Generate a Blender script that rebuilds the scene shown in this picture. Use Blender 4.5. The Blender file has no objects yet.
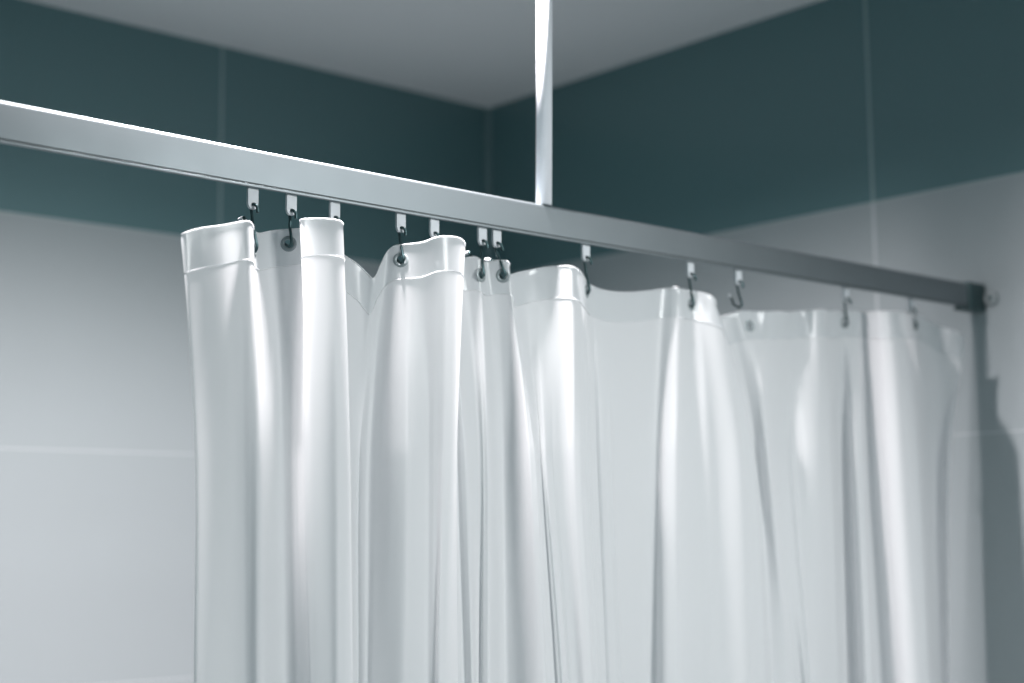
import bpy, bmesh, math, random
from mathutils import Vector, Matrix
random.seed(4)
C = bpy.context.scene.collection
W, H = 1024, 683
F = 1521.2
YAW, PITCH, ROLL = math.radians(41.814), math.radians(7.193), math.radians(-.538)
CAM = Vector((-1.6015, -1.8442, 1.75))
CEIL = 2.4459
ROW = 2.1618                     # joint under the dark course of tiles
RAILY = -.8921                   # front face of the rail
RZT, RZB = 2.0352, 2.0062
RD = .010                        # rail depth
RC = RAILY + RD/2                # rail centre line

fw = Vector((math.sin(YAW)*math.cos(PITCH), math.cos(YAW)*math.cos(PITCH), math.sin(PITCH)))
rt = Vector((math.cos(YAW), -math.sin(YAW), 0))
up = rt.cross(fw)
cr, sr = math.cos(ROLL), math.sin(ROLL)
rt, up = cr*rt + sr*up, -sr*rt + cr*up

def at(px, py, y):
    """point of the world plane Y=y seen in the photograph at px,py (used to measure the real positions)"""
    d = fw + rt*((px-512)/F) - up*((py-341.5)/F)
    return CAM + d*((y-CAM.y)/d.y)

# ------------------------------------------------------------------ helpers
def link(name, me, mat, parent=None, smooth=True):
    o = bpy.data.objects.new(name, me); C.objects.link(o)
    if mat: me.materials.append(mat)
    if smooth:
        for p in me.polygons: p.use_smooth = True
    if parent: o.parent = parent
    return o
def obj(name, bm, mat, parent=None, smooth=True):
    me = bpy.data.meshes.new(name); bm.normal_update(); bm.to_mesh(me); bm.free()
    return link(name, me, mat, parent, smooth)
def thing(name, label, cat, loc=(0,0,0), group=None):
    o = bpy.data.objects.new(name, None); C.objects.link(o); o.location = loc
    o.empty_display_size = .02
    return tag(o, label, cat, group)
def tag(o, label, cat, group=None):
    o['label'] = label; o['category'] = cat
    if group: o['group'] = group
    return o
def box(bm, a, b):
    x0,y0,z0 = a; x1,y1,z1 = b
    v = [bm.verts.new(p) for p in ((x0,y0,z0),(x1,y0,z0),(x1,y1,z0),(x0,y1,z0),(x0,y0,z1),(x1,y0,z1),(x1,y1,z1),(x0,y1,z1))]
    for f in ((0,3,2,1),(4,5,6,7),(0,1,5,4),(1,2,6,5),(2,3,7,6),(3,0,4,7)): bm.faces.new([v[i] for i in f])
def bev(bm, w, seg=3):
    bmesh.ops.bevel(bm, geom=list(bm.edges), offset=w, segments=seg, affect='EDGES', profile=.5)
def lathe(bm, prof, axis='z', n=40, org=(0,0,0), closed=False):
    """profile of (radius, height) revolved"""
    org = Vector(org); rings = []
    for r, h in prof:
        ring = []
        for i in range(n):
            a = 2*math.pi*i/n; c, s = r*math.cos(a), r*math.sin(a)
            p = {'z':(c,s,h),'x':(h,c,s),'y':(s,h,c)}[axis]
            ring.append(bm.verts.new(org+Vector(p)))
        rings.append(ring)
    pairs = list(zip(rings, rings[1:])) + ([(rings[-1], rings[0])] if closed else [])
    for a, b in pairs:
        for i in range(n):
            j = (i+1) % n
            bm.faces.new((a[i], a[j], b[j], b[i]))
    if not closed:
        if prof[0][0] > 1e-6: bm.faces.new(rings[0][::-1])
        if prof[-1][0] > 1e-6: bm.faces.new(rings[-1])
def catmull(P, k=8):
    P = [Vector(p) for p in P]; Q = [2*P[0]-P[1]] + P + [2*P[-1]-P[-2]]; out = []
    for i in range(1, len(Q)-2):
        a, b, c, d = Q[i-1:i+3]
        for j in range(k):
            t = j/k
            out.append(.5*((2*b)+(c-a)*t+(2*a-5*b+4*c-d)*t*t+(3*b-a-3*c+d)*t**3))
    out.append(P[-1]); return out
def tube(bm, P, r, n=12, taper=None):
    rings = []; prev = None
    for i, p in enumerate(P):
        t = (P[min(i+1, len(P)-1)] - P[max(i-1, 0)]).normalized()
        ref = prev if prev else (Vector((1,0,0)) if abs(t.x) < .9 else Vector((0,0,1)))
        u = (ref - t*ref.dot(t)).normalized(); v = t.cross(u); prev = u
        rr = r if taper is None else r*taper(i/(len(P)-1))
        rings.append([bm.verts.new(p + u*rr*math.cos(2*math.pi*k/n) + v*rr*math.sin(2*math.pi*k/n)) for k in range(n)])
    for a, b in zip(rings, rings[1:]):
        for k in range(n): bm.faces.new((a[k], a[(k+1)%n], b[(k+1)%n], b[k]))
    bm.faces.new(rings[0][::-1]); bm.faces.new(rings[-1])

# ------------------------------------------------------------------ materials
def mat(name, col, rough=.5, metal=0, spec=.5, noise=0, nscale=40, bump=0):
    m = bpy.data.materials.new(name); m.use_nodes = True
    nt = m.node_tree; b = nt.nodes['Principled BSDF']
    b.inputs['Base Color'].default_value = (*col, 1); b.inputs['Roughness'].default_value = rough
    b.inputs['Metallic'].default_value = metal; b.inputs['Specular IOR Level'].default_value = spec
    if noise or bump:
        tc = nt.nodes.new('ShaderNodeTexCoord'); nz = nt.nodes.new('ShaderNodeTexNoise')
        nz.inputs['Scale'].default_value = nscale; nz.inputs['Detail'].default_value = 4
        nt.links.new(tc.outputs['Object'], nz.inputs['Vector'])
        if noise:
            mr = nt.nodes.new('ShaderNodeMapRange'); mr.inputs[3].default_value = max(.02, rough-noise); mr.inputs[4].default_value = rough+noise
            nt.links.new(nz.outputs['Fac'], mr.inputs[0]); nt.links.new(mr.outputs[0], b.inputs['Roughness'])
        if bump:
            bp = nt.nodes.new('ShaderNodeBump'); bp.inputs['Strength'].default_value = bump; bp.inputs['Distance'].default_value = .001
            nt.links.new(nz.outputs['Fac'], bp.inputs['Height']); nt.links.new(bp.outputs[0], b.inputs['Normal'])
    return m

DARK, LIGHT = (.135,.235,.25), (.40,.44,.455)
GDARK, GLIGHT = (.30,.40,.41), (.56,.60,.61)
def tile_mat(name, axis, v0, pitch):
    """glazed wall tiles: a dark course above ROW and pale ones below, with joints"""
    m = bpy.data.materials.new(name); m.use_nodes = True; nt = m.node_tree; N = nt.nodes; L = nt.links
    b = N['Principled BSDF']; b.inputs['Roughness'].default_value = .3; b.inputs['Specular IOR Level'].default_value = .45
    g = N.new('ShaderNodeNewGeometry'); s = N.new('ShaderNodeSeparateXYZ'); L.new(g.outputs['Position'], s.inputs[0])
    def M(op, a, c=None, d=None):
        n = N.new('ShaderNodeMath'); n.operation = op
        for i, v in enumerate((a, c, d)):
            if v is None: continue
            if isinstance(v, (int, float)): n.inputs[i].default_value = v
            else: L.new(v, n.inputs[i])
        return n.outputs[0]
    def line(co, off, p, w):
        q = M('ADD', co, -off + 50*p); q = M('ADD', q, p/2); q = M('MODULO', q, p); q = M('ABSOLUTE', M('SUBTRACT', q, p/2))
        return M('LESS_THAN', q, w)
    hz = line(s.outputs['Z'], ROW, .3, .0008)
    vt = line(s.outputs[axis], v0, pitch, .0022)
    gr = M('MAXIMUM', hz, vt)
    top = M('GREATER_THAN', s.outputs['Z'], ROW)
    nz = N.new('ShaderNodeTexNoise'); nz.inputs['Scale'].default_value = 3; L.new(g.outputs['Position'], nz.inputs['Vector'])
    def mix(f, a, c):
        n = N.new('ShaderNodeMix'); n.data_type = 'RGBA'; L.new(f, n.inputs[0])
        for i, v in ((6, a), (7, c)):
            if isinstance(v, tuple): n.inputs[i].default_value = (*v, 1)
            else: L.new(v, n.inputs[i])
        return n.outputs[2]
    col = mix(gr, mix(top, LIGHT, DARK), mix(top, GLIGHT, GDARK))
    L.new(col, b.inputs['Base Color'])
    L.new(M('MULTIPLY_ADD', gr, .4, M('MULTIPLY_ADD', nz.outputs['Fac'], .06, .17)), b.inputs['Roughness'])
    bp = N.new('ShaderNodeBump'); bp.inputs['Strength'].default_value = .4; bp.inputs['Distance'].default_value = .001
    L.new(M('SUBTRACT', 1, gr), bp.inputs['Height']); L.new(bp.outputs[0], b.inputs['Normal'])
    return m

def vinyl(name, trans, tint, transl, rough=.3, gloss=.10):
    m = bpy.data.materials.new(name); m.use_nodes = True; nt = m.node_tree; N = nt.nodes; L = nt.links
    N.clear(); out = N.new('ShaderNodeOutputMaterial')
    d = N.new('ShaderNodeBsdfDiffuse'); d.inputs[0].default_value = (*tint, 1)
    t = N.new('ShaderNodeBsdfTranslucent'); t.inputs[0].default_value = (*[c*.9 for c in tint], 1)
    tr = N.new('ShaderNodeBsdfTransparent')
    gl = N.new('ShaderNodeBsdfGlossy'); gl.inputs['Roughness'].default_value = rough
    tc = N.new('ShaderNodeTexCoord'); nz = N.new('ShaderNodeTexNoise'); nz.inputs['Scale'].default_value = 26; nz.inputs['Detail'].default_value = 3
    mp = N.new('ShaderNodeMapping'); mp.inputs['Scale'].default_value = (1, 1, .22)
    L.new(tc.outputs['Object'], mp.inputs[0]); L.new(mp.outputs[0], nz.inputs['Vector'])
    bp = N.new('ShaderNodeBump'); bp.inputs['Strength'].default_value = .35; bp.inputs['Distance'].default_value = .002
    L.new(nz.outputs['Fac'], bp.inputs['Height'])
    for n in (d, gl): L.new(bp.outputs[0], n.inputs['Normal'])
    a = N.new('ShaderNodeMixShader'); a.inputs[0].default_value = transl; L.new(d.outputs[0], a.inputs[1]); L.new(t.outputs[0], a.inputs[2])
    e = N.new('ShaderNodeMixShader'); e.inputs[0].default_value = trans; L.new(a.outputs[0], e.inputs[1]); L.new(tr.outputs[0], e.inputs[2])
    fr = N.new('ShaderNodeFresnel'); fr.inputs[0].default_value = 1.45
    ml = N.new('ShaderNodeMath'); ml.operation = 'MULTIPLY_ADD'; ml.inputs[1].default_value = gloss*6; ml.inputs[2].default_value = 0
    ml.use_clamp = True
    L.new(fr.outputs[0], ml.inputs[0])
    x = N.new('ShaderNodeMixShader'); L.new(ml.outputs[0], x.inputs[0]); L.new(e.outputs[0], x.inputs[1]); L.new(gl.outputs[0], x.inputs[2])
    L.new(x.outputs[0], out.inputs[0])
    return m

M_alu = mat('brushed_aluminium', (.225,.255,.27), .48, .85, noise=.03, nscale=30)
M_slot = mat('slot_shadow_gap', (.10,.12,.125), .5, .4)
M_steel = mat('pole_paint', (.84,.86,.90), .6, 0, noise=.03)
M_white = mat('white_nylon', (.60,.63,.66), .4, 0, noise=.05)
M_wire = mat('dark_steel_wire', (.045,.085,.09), .35, .7, noise=.05, nscale=300)
M_tip = mat('white_plastic_tip', (.70,.73,.75), .5)
M_grom = mat('nickel_eyelet', (.28,.32,.33), .45, .4, noise=.04, nscale=300)
M_cap = mat('dark_end_fitting', (.06,.105,.11), .45, .4, noise=.05)
M_plate = mat('wall_plate_metal', (.34,.38,.39), .6, 0, noise=.05)
M_ceil = mat('ceiling_paint', (.84,.85,.87), .8, 0, spec=.2, bump=.05, nscale=200)
M_floor = mat('floor_tile', (.80,.81,.82), .4, noise=.05, nscale=8)
M_seal = mat('corner_sealant', (.34,.46,.48), .45, noise=.05, nscale=20)
M_vinyl = vinyl('white_vinyl', .01, (.92,.93,.942), .56, rough=.38, gloss=.06)
M_hem = vinyl('clear_hem_vinyl', .04, (.82,.845,.86), .52, rough=.18, gloss=.075)

# ------------------------------------------------------------------ room
def slab(name, a, b, m):
    bm = bmesh.new(); box(bm, a, b); o = obj(name, bm, m, smooth=False); o['kind'] = 'structure'; return o
X0, Y0 = -3.4, -3.4
slab('wall_back', (X0, 0, 0), (.1, .1, CEIL), tile_mat('tiles_back', 'X', -.5023, .62))
slab('wall_right', (0, Y0, 0), (.1, 0, CEIL), tile_mat('tiles_right', 'Y', -.7419, .742))
slab('ceiling', (X0, -3.4, CEIL), (.1, .1, CEIL+.1), M_ceil)
slab('floor', (X0, -3.4, -.1), (.1, .1, 0), M_floor)
bm = bmesh.new()
prof = [(0,0), (-.008,0), (-.0065,-.0033), (-.0033,-.0065), (0,-.008)]
lo = [bm.verts.new((x, y, 0)) for x, y in prof]; hi = [bm.verts.new((x, y, CEIL)) for x, y in prof]
for i in range(5): bm.faces.new((lo[i], lo[(i+1)%5], hi[(i+1)%5], hi[i]))
bm.faces.new(lo[::-1]); bm.faces.new(hi); bmesh.ops.recalc_face_normals(bm, faces=bm.faces)
o = obj('trim_1', bm, M_seal); o['kind'] = 'structure'

# ------------------------------------------------------------------ rail
rail = thing('curtain_rail', 'silver aluminium shower curtain rail running across to the tiled wall', 'curtain rail', (-.8, RC, RZB))
def lift(x):
    """the free end of the rail rises slightly beyond the support pole (x local to the rail)"""
    d = max(0, .22 - x); return .0036*(d/.62)**1.6
XS = [-1.1 + 1.888*i/60 for i in range(61)]
def prism_x(bm, prof):
    """closed (y,z) profile extruded along the rail"""
    rings = [[bm.verts.new((x, y, z + lift(x+.12))) for y, z in prof] for x in XS]
    n = len(prof)
    for a, b in zip(rings, rings[1:]):
        for i in range(n): bm.faces.new((a[i], a[(i+1)%n], b[(i+1)%n], b[i]))
    bm.faces.new(rings[0][::-1]); bm.faces.new(rings[-1])
    bmesh.ops.recalc_face_normals(bm, faces=bm.faces)
h = RZT - RZB; rr = .0030
YF, YB = -RD/2, RD/2 + .006        # front and back of the rail body
P = [(YF, .0030)]
for i in range(9):
    a = math.pi - i*math.pi/16; P.append((YF+rr+rr*math.cos(a), h-rr+rr*math.sin(a)))
for i in range(9):
    a = math.pi/2 - i*math.pi/16; P.append((YB-rr+rr*math.cos(a), h-rr+rr*math.sin(a)))
# the back half of the underside sits higher than the front skirt; glider channel between
P += [(YB, .0075), (.0062, .0075), (.0062, .0045), (.0046, .0045), (.0046, .0085), (-.0036, .0085), (-.0036, .0030)]
bm = bmesh.new(); prism_x(bm, P)
o = obj('rail_body', bm, M_alu, rail, smooth=False)
md = o.modifiers.new('edge', 'EDGE_SPLIT'); md.split_angle = math.radians(40)
for p in o.data.polygons: p.use_smooth = True
# recessed dark gap and the bright lip below it along the front
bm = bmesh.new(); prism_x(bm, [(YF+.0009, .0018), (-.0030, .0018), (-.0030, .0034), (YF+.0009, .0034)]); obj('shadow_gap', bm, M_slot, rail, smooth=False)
bm = bmesh.new(); prism_x(bm, [(YF, .0003), (YF+.0003, 0), (-.0026, 0), (-.0026, .0019), (YF+.0003, .0019), (YF, .0016)]); obj('lip', bm, M_alu, rail, smooth=False)

# end fitting on the wall
eb = thing('wall_bracket', 'dark rail end socket with a round screw plate on the right tiled wall', 'bracket', (0, RC, RZB))
bm = bmesh.new(); box(bm, (-.036, YF-.0022, -.002), (-.0005, YB+.0022, h+.0018)); bev(bm, .0018); obj('socket', bm, M_cap, eb)
bm = bmesh.new(); lathe(bm, [(.0001,-.0045),(.0075,-.0045),(.0086,-.0036),(.009,-.0005),(.0001,-.0005)], 'x', 40, (0, -RD/2-.0095, h*.45))
pl = obj('screw_plate', bm, M_plate, eb)
bm = bmesh.new(); lathe(bm, [(.0001,-.0062),(.0022,-.0060),(.0032,-.0046),(.0032,-.004),(.0001,-.004)], 'x', 24, (0, -RD/2-.0100, h*.45))
obj('screw', bm, M_cap, pl)
bm = bmesh.new(); box(bm, (-.052, -.005, -.0035), (-.0355, .005, .0004)); bev(bm, .001); obj('end_stop', bm, M_cap, eb)

# ------------------------------------------------------------------ pole
pp = at(543.8, 204, RC)
pole = thing('ceiling_support_pole', 'round pale metal pole rising from the rail to the ceiling', 'pole', (pp.x, RC, RZT))
bm = bmesh.new(); lathe(bm, [(.0071,.0003),(.0071,CEIL-RZT-.001)], 'z', 48); o = obj('tube', bm, M_steel, pole); pole.rotation_euler.y = .020
o.data.polygons[-1].use_smooth = o.data.polygons[-2].use_smooth = False
bm = bmesh.new(); lathe(bm, [(.0072,CEIL-RZT-.012),(.012,CEIL-RZT-.012),(.014,CEIL-RZT-.008),(.022,CEIL-RZT-.004),(.022,CEIL-RZT-.0005),(.0072,CEIL-RZT-.0005)], 'z', 48, closed=True); obj('ceiling_flange', bm, M_steel, pole)

# ------------------------------------------------------------------ curtain
# fabric columns along the hem.  (px, py, n) at the top edge, (px, n) at image row 450, (px, n) at row 683;
# n = millimetres in front of the rail's centre line
K = [
 (181,234, 16, 195, 22, 194, 20),
 (187,231.5,17, 199, 22, 198, 21),
 (203,227.5,17, 212, 17, 211, 16),
 (222,225, 17, 228, 13, 229, 11),
 (240,221.5,18, 242, 14, 243, 12),
 (249,221, 17, 250, 17, 250, 15),
 (253,225, 10, 257, 20, 257, 20),
 (254,230, 4,  262, 19, 264, 19),
 (259,233, -2, 268, 12, 271, 11),
 (273,230.5,-8, 279, 1, 283, -1),
 (289,229, -2, 289, 3, 294, 1),
 (303,228, 4, 296, 8, 302, 7),
 (309,227.5,8, 300, 12, 307, 12),
 (305,224.5,12, 303, 15, 310, 16),
 (300,221, 15, 307, 17, 314, 18),
 (303,218.8,19, 313, 19, 319, 20),
 (320,218, 20, 326, 21, 328, 23),
 (337,219.5,19, 341, 25, 342, 28),
 (343,223, 14, 349, 24, 352, 27),
 (342,227, 11, 350, 17, 353, 20),
 (337,234, 3,  349, 8, 352, 10),
 (334,244, -2, 350, 0, 352, 2),
 (343,254, -5, 352, -5, 353, -5),
 (357,263.5,-5, 354, -9, 354, -10),
 (367,273, -3, 356, -12, 356, -13),
 (374,278, 0, 359, -14, 358, -15),
 (381,264, -2, 363, -12, 362, -12),
 (387,252, -4, 377, -5, 372, -6),
 (394,246, 0, 392, 8, 387, 4),
 (402,244.5,4, 405, 15, 401, 13),
 (411,243.5,8, 413, 15, 410, 15),
 (424,241.5,13, 426, 15, 425, 17),
 (436,237, 19, 436, 18, 434, 20),
 (449,236, 22, 446, 22, 441, 25),
 (460,238, 21, 454, 22, 449, 22),
 (465,243, 16, 457, 15, 458, 14),
 (463,248, 8, 457, 9, 464, 9),
 (452,251, 0, 461, 12, 469, 13),
 (444,254, -5, 466, 14, 473, 15),
 (452,256, -7, 471, 10, 477, 8),
 (465,257.5,-4, 477, 6, 481, 6),
 (474,256.5,0, 483, 7, 484, 10),
 (480,259, 2, 488, 10, 489, 13),
 (483,262, -1, 492, 6, 494, 5),
 (487,261.8,-4, 497, -3, 500, -6),
 (496,260.3,0, 504, -8, 507, -11),
 (506,260.5,5, 513, -4, 515, -7),
 (509.5,263, 6, 522, 6, 526, 3),
 (508.5,267, -1, 529, 14, 538, 13),
 (506,272, -7, 533, 13, 544, 15),
 (510,274.5,-9, 536, 8, 549, 10),
 (519,272, -9, 540, 6, 556, 8),
 (532,269.5,-7, 545, 9, 563, 13),
 (546,267, -2, 551, 8, 568, 9),
 (560,266, 5, 562, 8, 576, 8),
 (572,266.3,10, 573, 12, 585, 12),
 (580,271, 8, 581, 14, 593, 15),
 (585,278, 4, 587, 9, 597, 9),
 (588,283, 0, 592, 4, 602, 3),
 (594,286.5,-4, 599, 5, 609, 4),
 (604,290, -4, 607, 6, 617, 3),
 (618,292, -6, 618, 2, 627, -1),
 (634,292, -8, 632, -3, 637, -5),
 (650,290.5,-9, 645, -6, 648, -9),
 (664,288.5,-6, 656, -4, 656, -5),
 (674,288, 0, 664, 4, 663, 5),
 (682,289, 3, 674, 9, 674, 9),
 (690,290.5,1, 688, 6, 690, 6),
 (699,292, 5, 708, 8, 712, 8),
 (709,294.5,10, 738, 15, 748, 13),
 (715,299, 11, 752, 14, 764, 11),
 (716,305, 3, 754, 7, 768, 7),
 (713,311, -6, 752, -1, 770, 3),
 (718,317, -13, 753, -6, 773, 1),
 (728,314, -11, 757, -5, 777, 3),
 (739,311.5,-6, 761, 0, 783, 6),
 (748,311, -4, 765, 6, 790, 8),
 (756,311.5,-2, 769, 8, 796, 6),
 (768,311.5,3, 772, 2, 801, 5),
 (782,311.5,4, 783, -2, 806, 10),
 (789,312, -2, 795, 2, 813, 12),
 (797,311, -5, 807, 9, 820, 9),
 (805,310.5,-2, 818, 12, 827, 4),
 (815,310, 5, 826, 9, 834, 0),
 (823,309.5,6, 833, 1, 842, -8),
 (829,311, 1, 840, -10, 850, -17),
 (838,310.5,-3, 848, -8, 858, -12),
 (848,310.5,-3, 855, 8, 865, 8),
 (858,311, 1, 861, 5, 871, 6),
 (863,312.5,-1, 868, -3, 878, -3),
 (869,312, 8,   876, 6, 888, 2),
 (880,311.5,24, 886, 22,  899, 20),
 (893,311.5,31, 899, 33, 910, 32),
 (904,312, 27,  910, 33, 921, 36),
 (910,313.5,11,  918, 24, 929, 28),
 (916,315, 0,  924, 6,  934, 10),
 (926,319, -5, 929, -8, 938, -6),
 (938,326, 2, 936, -12, 942, -16),
 (950,329.5,12, 943, -10, 946, -18),
 (960,333, 17, 948, -2, 948, -14),
 (965,341, 16, 951, 9, 949, 1),
]
SUB = 16
def hermite_list(vals, sub):
    """monotone-ish cubic through a list of scalars"""
    n = len(vals); d = [vals[i+1]-vals[i] for i in range(n-1)]
    m = [d[0]] + [0 if d[i-1]*d[i] <= 0 and False else .5*(d[i-1]+d[i]) for i in range(1, n-1)] + [d[-1]]
    out = []
    for i in range(n-1):
        for j in range(sub):
            t = j/sub; t2, t3 = t*t, t*t*t
            out.append((2*t3-3*t2+1)*vals[i]+(t3-2*t2+t)*m[i]+(-2*t3+3*t2)*vals[i+1]+(t3-t2)*m[i+1])
    out.append(vals[-1]); return out
rowsT = []; rowsM = []; rowsB = []
for (xt, yt, nt_, xm, nm, xb, nb) in K:
    rowsT.append(at(xt, yt, RC - nt_/1000))
    rowsM.append(at(xm, 450, RC - nm/1000))
    rowsB.append(at(xb, 683, RC - nb/1000))
def dense(rows):
    return [Vector(p) for p in zip(*[hermite_list([r[k] for r in rows], SUB) for k in range(3)])]
T, Mi, B = dense(rowsT), dense(rowsM), dense(rowsB)
NC = len(T)
# arc length along the hem, then resample evenly so that the mesh has ~1 mm columns
acc = [0]
for i in range(1, NC): acc.append(acc[-1] + max(1e-6, (Vector(T[i])-Vector(T[i-1])).length))
STEP = .0011; NS = int(acc[-1]/STEP)
def resample(L):
    out = []; j = 0
    for k in range(NS+1):
        s = acc[-1]*k/NS
        while j < NC-2 and acc[j+1] < s: j += 1
        t = (s-acc[j])/(acc[j+1]-acc[j]); out.append(L[j].lerp(L[j+1], t))
    return out
T, Mi, B = resample(T), resample(Mi), resample(B)
HEM = .0285
def surf(i, dz):
    """point of column i, dz metres below the top edge"""
    t, m, b = T[i], Mi[i], B[i]; z = t.z - dz
    h1, h2 = t.z-m.z, t.z-b.z
    d = min(dz, h2)
    d0 = .004                                    # the stiff hem keeps its shape for a little
    f = max(0, d-d0)/(h1-d0)
    if d <= h1:
        f = f*(1.35-.35*f)       # eases away from the hem
        x = t.x + (m.x-t.x)*f; y = t.y + (m.y-t.y)*f
    else:
        g = (d-h1)/(h2-h1)
        e = (1.5)*(h2-h1)/(h1-d0)                # matching slope at row 450
        def q(a, c, e0):
            s0 = (c-a)*1.0
            return s0
        gx0, gy0 = (m.x-t.x)*e*.43, (m.y-t.y)*e*.43
        g2, g3 = g*g, g*g*g
        def hm(p0, s0, p1, s1): return (2*g3-3*g2+1)*p0+(g3-2*g2+g)*s0+(-2*g3+3*g2)*p1+(g3-g2)*s1
        x = hm(m.x, gx0*.5+(b.x-m.x)*.5, b.x, (b.x-m.x)*.8); y = hm(m.y, gy0*.5+(b.y-m.y)*.5, b.y, (b.y-m.y)*.8)
    if dz > h2:                                  # below the picture the folds just hang on down
        k = min(1, (dz-h2)/.6); w = k*(2-k)*.05
        x += (b.x-m.x)*w; y += (b.y-m.y)*w
    return Vector((x, y, z))

def key_col(k):                                  # column index of key k (float)
    s = acc[int(round(k*SUB))]; return s/acc[-1]*NS
# grommets: fabric key index, millimetres below the hem edge
GROM = [(7.0, 14.5), (10.0, 11.5), (20.3, 14), (28.8, 12.5), (38.0, 14.5), (42.1, 13.5), (45.6, 13), (57.6, 9), (67.1, 14), (76.0, 15), (86.6, 13.5), (94.7, 13.5)]
holes = [(key_col(k), d/1000) for k, d in GROM]
RH = .0039
def holes_near(i, dz):
    for c, d in holes:
        if (((i-c)*STEP)**2 + (dz-d)**2) < RH*RH: return True
    return False
dzs = [k*.0011 for k in range(int(HEM/.0011)+1)]
nh = len(dzs)-1; dzs[-1] = HEM
body = [HEM]; z = HEM
while z < 1.86:
    z += .0022 if z < HEM+.02 else (.006 if z < .5 else .05); body.append(z)
def offset(i):                                   # horizontal normal of the hem at column i
    a = surf(max(0, i-1), .004); b = surf(min(NS, i+1), .004); t = (b-a); t.z = 0; t.normalize()
    return Vector((t.y, -t.x, 0))                # towards the camera for a path running +x
# sharper pleats that start below the hem: (key index, amplitude mm, half width mm, start, full)
CREASE = [(16.6, 1.2, 4, .06, .3), (26.6, -1.6, 3, .02, .10), (31.3, -1.2, 3, .05, .2), (32.6, 1.5, 3, .05, .3), (35.3, -2.6, 2.2, .15, .28),
  (41.0, 1.8, 2.2, .03, .15), (45.0, -1.4, 3, .03, .15), (49.0, 2.0, 2.2, .05, .2), (51.4, 2.0, 2.0, .06, .25), (53.2, -1.6, 2.2, .08, .3), (55.0, 1.2, 5, .02, .12),
  (57.0, 2.0, 2.2, .01, .08), (58.8, -2.2, 2.6, .01, .1), (60.3, 1.8, 3, .03, .2), (66.2, 1.5, 3, .03, .15), (68.0, 1.8, 2.2, .02, .12), (69.5, -1.6, 3, .03, .15),
  (68.5, -2.2, 5, .05, .2), (68.9, 2.2, 4, .04, .2), (77.4, -1.6, 3, .04, .12), (79.6, 1.6, 4, .04, .15), (83.4, 1.8, 5, .04, .2), (87.8, 2.4, 2.6, .02, .12), (89.5, -2, 4, .02, .12), (93.6, 1.5, 5, .04, .2), (97.6, 2.0, 6, .05, .2)]
def smooth01(t): t = min(1, max(0, t)); return t*t*(3-2*t)
base_surf = surf
cre = [(key_col(k), a/1000, w/1000, s0, s1) for k, a, w, s0, s1 in CREASE]
near = [[c for c in cre if abs(i-c[0])*STEP < 3.2*c[2]] for i in range(NS+1)]
def surf(i, dz):
    p = base_surf(i, dz)
    if dz > .01 and near[i]:
        a = base_surf(max(0, i-2), dz); b = base_surf(min(NS, i+2), dz); t = b-a; t.z = 0
        n = Vector((t.y, -t.x, 0)).normalized()
        for c, am, w, s0, s1 in near[i]:
            p = p + n*(am*smooth01((dz-s0)/(s1-s0))*math.exp(-((i-c)*STEP/w)**2))
    return p
curt = thing('shower_curtain', 'white vinyl shower curtain hanging in folds below the metal rail', 'curtain', (-.55, RC, .15))
OFF = Vector((-.55, RC, .15))
def grid(name, zs, m, skip):
    bm = bmesh.new(); vs = [[bm.verts.new(surf(i, dz) - OFF) for dz in zs] for i in range(NS+1)]
    for i in range(NS):
        for j in range(len(zs)-1):
            if skip and holes_near(i+.5, (zs[j]+zs[j+1])/2): continue
            bm.faces.new((vs[i][j], vs[i][j+1], vs[i+1][j+1], vs[i+1][j]))
    return bm
bm = grid('panel', body, None, False); obj('panel', bm, M_vinyl, curt)
bm = grid('hem', dzs, None, True)
# rolled upper edge and the weld along the bottom of the hem
hem_o = obj('hem', bm, M_hem, curt)
bm = bmesh.new(); tube(bm, [surf(i, .0002)-OFF for i in range(0, NS+1, 2)], .00055, 6); obj('edge_bead', bm, M_vinyl, hem_o)
bm = bmesh.new(); tube(bm, [surf(i, HEM)-OFF+offset(i)*.0002 for i in range(0, NS+1, 2)], .0004, 6); obj('seam', bm, M_vinyl, hem_o)

gprof = []
for i in range(20):
    a = 2*math.pi*i/20; gprof.append((.0047+.0014*math.cos(a), .0007*math.sin(a)))
bm = bmesh.new(); lathe(bm, gprof, 'z', 36, closed=True)
gme = bpy.data.meshes.new('grommet'); bmesh.ops.recalc_face_normals(bm, faces=bm.faces); bm.to_mesh(gme); bm.free()
for p in gme.polygons: p.use_smooth = True
gme.materials.append(M_grom)
gpos = []
for c, d in holes:
    i = int(round(c)); i = min(max(i, 3), NS-3)
    tx = (surf(i+3, d)-surf(i-3, d)).normalized(); tz = (surf(i, d-.002)-surf(i, d+.002)).normalized()
    nrm = tx.cross(tz).normalized(); p = surf(i, d); gpos.append((p, nrm))
    o = bpy.data.objects.new('grommet', gme); C.objects.link(o); o.parent = curt
    o.matrix_local = Matrix.Translation(p-OFF) @ Vector((0,0,1)).rotation_difference(nrm).to_matrix().to_4x4()

# ------------------------------------------------------------------ gliders and hooks
GX = [252.5, 291, 334.5, 400.5, 434, 482, 496.5, 585.5, 690, 738, 845.5, 911]
GW, GH, GT = .0042, .0150, .0012
bm = bmesh.new()
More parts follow.
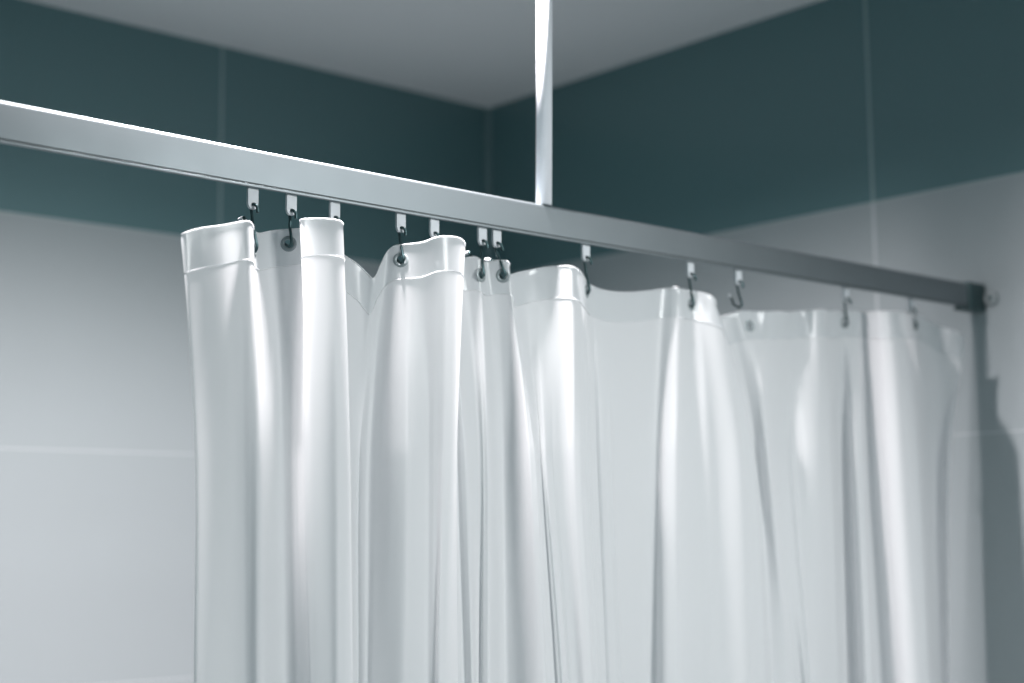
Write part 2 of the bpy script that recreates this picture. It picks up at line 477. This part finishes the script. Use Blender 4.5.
# flat tab with rounded foot and an eye: built as an outline ring around the hole
out, inn = [], []
cz = -GH + GW
NR = 48
for i in range(NR):
    a = 2*math.pi*i/NR; c, s = math.cos(a), math.sin(a)
    inn.append((.0015*c, cz-.0004+.0015*s))
    if s <= 0: out.append((GW*c, cz+GW*s))
    else:                                        # square upper part
        k = min(GW*1.06/max(abs(c), 1e-6), (-cz+.003)/max(s, 1e-6)); out.append((k*c, cz+k*s))
def ring(pts, y): return [bm.verts.new((x, y, z)) for x, z in pts]
of, ob_, nf, nb2 = ring(out, -GT), ring(out, GT), ring(inn, -GT), ring(inn, GT)
for i in range(NR):
    j = (i+1) % NR
    bm.faces.new((of[i], of[j], nf[j], nf[i])); bm.faces.new((ob_[j], ob_[i], nb2[i], nb2[j]))
    bm.faces.new((of[j], of[i], ob_[i], ob_[j])); bm.faces.new((nf[i], nf[j], nb2[j], nb2[i]))
bmesh.ops.recalc_face_normals(bm, faces=bm.faces)
tab_me = bpy.data.meshes.new('tab'); bm.to_mesh(tab_me); bm.free(); tab_me.materials.append(M_white)
bm = bmesh.new(); box(bm, (-.0045, -.0028, .0025), (.0045, .0028, .0068)); bev(bm, .0006, 2)
run_me = bpy.data.meshes.new('runner'); bm.to_mesh(run_me); bm.free(); run_me.materials.append(M_white)
where = ['above the free left edge of the curtain', 'over the dark eyelet beside the tall front fold', 'peeking over the tall narrow front fold of the curtain',
  'above the large dark eyelet left of the pole', 'peeking over the rounded fold left of the pole', 'left of the close pair near the pole foot',
  'right of the close pair near the pole foot', 'alone right of the pole, above the curling hem', 'above the hem right of the middle of the curtain',
  'above the loose hook that holds no eyelet', 'above the blurred hook near the right wall', 'last before the wall bracket, strongly blurred']
hwhere = ['at the left edge of the curtain with tip sticking out', 'in the dark eyelet just left of the tall front fold', 'mostly hidden behind the tall narrow front fold',
  'through the large dark eyelet left of the pole', 'almost hidden behind the rounded fold left of the pole', 'left one of the pair near the pole foot',
  'right one of the pair near the pole foot', 'right of the pole where the hem curls down', 'with a bright white tip to its left above the hem',
  'hanging loose with an upturned white tip and no curtain', 'blurred, in the hem of the right part of the curtain', 'small and blurred, nearest the right wall']
for k, gx in enumerate(GX):
    p = at(gx, 200+(gx-252)*.155, RC); x = p.x
    g = thing('curtain_glider', 'small white plastic rail glider ' + where[k], 'glider', (x, RC, RZB), 'gliders under the rail')
    for nme, me in (('tab', tab_me), ('runner', run_me)):
        o = bpy.data.objects.new(nme, me); C.objects.link(o); o.parent = g
    # hook in the y-z plane, turned so that it passes through its grommet
    hz = RZB + cz - .0004
    if k == 9: gp = Vector((x-.001, RC-.001, hz-.024)); 
    else: gp = gpos[k][0]
    dx, dn, dz = gp.x-x, RC-gp.y, hz-gp.z        # n positive towards the camera
    L_ = max(dz+.0018, .012)                     # the wire rests on the lower rim of the eyelet
    hk = thing('curtain_hook', 'dark wire curtain hook ' + hwhere[k], 'hook', (x, RC, hz), 'wire hooks of the curtain')
    wob = random.uniform(-.001, .001)
    pts = [(.0022+wob, -.0048, -.0068), (.0012, -.0046, -.0025), (0, -.0028, -.0002), (0, 0, .0002), (-.0002, .0022, -.0010), (.0000, .0012, -.0055)]
    P3 = [Vector(q) for q in pts]
    # long leg down to the eyelet: in front of the cloth
    for f, bow in ((.45, .0), (.75, -.0025), (.92, -.0036)):
        P3.append(Vector((dx*f, -dn*f + bow, -L_*f)))
    P3.append(Vector((dx, -dn-.0005, -L_-.0004)))
    tipz = {0: -.0085, 5: -.0085, 6: -.0120, 8: -.0125, 9: -L_+.0115}.get(k, -L_+.0085)
    tipy = -dn + (.0165 if k in (0, 5, 6, 8) else .0105)
    P3.append(Vector((dx, -dn+.0040, -L_+.0018)))
    P3.append(Vector((dx, -dn+.0075, -L_*.6+tipz*.4)))
    P3.append(Vector((dx, tipy-.0022, tipz-.0012 if k in (0,5,6,8) else tipz-.0035)))
    P3.append(Vector((dx, tipy, tipz)))
    bm = bmesh.new(); cc = catmull(P3, 7); tube(bm, cc, .00115, 10); obj('wire', bm, M_wire, hk)
    e2 = (cc[-1]-cc[-3]).normalized(); bm = bmesh.new(); ll = .0065 if k in (0, 5, 6, 8) else .0035
    s0 = cc[-1]-e2*.001; tube(bm, [s0, s0+e2*.0008, s0+e2*ll, s0+e2*(ll+.001)], .0016, 12, lambda t: .6 if t in (0, 1) else 1)
    obj('tip', bm, M_tip, hk)['label'] = 'white plastic tip'

# ------------------------------------------------------------------ camera
cam = bpy.data.cameras.new('camera'); co = bpy.data.objects.new('camera', cam); C.objects.link(co)
cam.sensor_width = 36; cam.lens = F*36/W; cam.clip_start = .01
R = Matrix((rt, up, -fw)).transposed().to_4x4(); co.matrix_world = Matrix.Translation(CAM) @ R
cam.dof.use_dof = True; cam.dof.focus_distance = 1.17; cam.dof.aperture_fstop = 3.6
bpy.context.scene.camera = co

# ------------------------------------------------------------------ light
def light(name, kind, loc, energy, col, **kw):
    l = bpy.data.lights.new(name, kind); l.energy = energy; l.color = col
    for a, b in kw.items(): setattr(l, a, b)
    o = bpy.data.objects.new(name, l); C.objects.link(o); o.location = loc; return o
LX = -.88
light('downlight_lamp', 'SPOT', (LX, RC-.003, CEIL-.016), 130, (1, .93, .94), spot_size=math.radians(157), spot_blend=1.0, shadow_soft_size=.022)
rl = light('curtain_fill', 'SPOT', (-.45, -2.2, CEIL-.22), 96, (.97, .985, .985), spot_size=math.radians(62), spot_blend=1.0, shadow_soft_size=.2)  # added soft fill behind the camera, aimed to brighten the curtain; no real fixture
rl.rotation_euler = (Vector((-.66, -.9, 1.56))-rl.location).to_track_quat('-Z', 'Y').to_euler()
# ring of the recessed lamp in the ceiling
dl = thing('recessed_downlight', 'round recessed ceiling lamp above the rail, left of the pole', 'ceiling lamp', (LX, RC-.008, CEIL))
bm = bmesh.new(); lathe(bm, [(.034,-.0005),(.046,-.0005),(.046,-.003),(.040,-.005),(.034,-.003)], 'z', 48, closed=True)
bmesh.ops.recalc_face_normals(bm, faces=bm.faces); obj('ring', bm, M_white, dl)

w = bpy.data.worlds.new('world'); bpy.context.scene.world = w; w.use_nodes = True
bg = w.node_tree.nodes['Background']; bg.inputs[0].default_value = (.15, .90, 1, 1); bg.inputs[1].default_value = .12
sc = bpy.context.scene
sc.view_settings.view_transform = 'Standard'; sc.view_settings.look = 'None'
sc.view_settings.exposure = 0; sc.view_settings.gamma = 1; sc.view_settings.use_curve_mapping = False
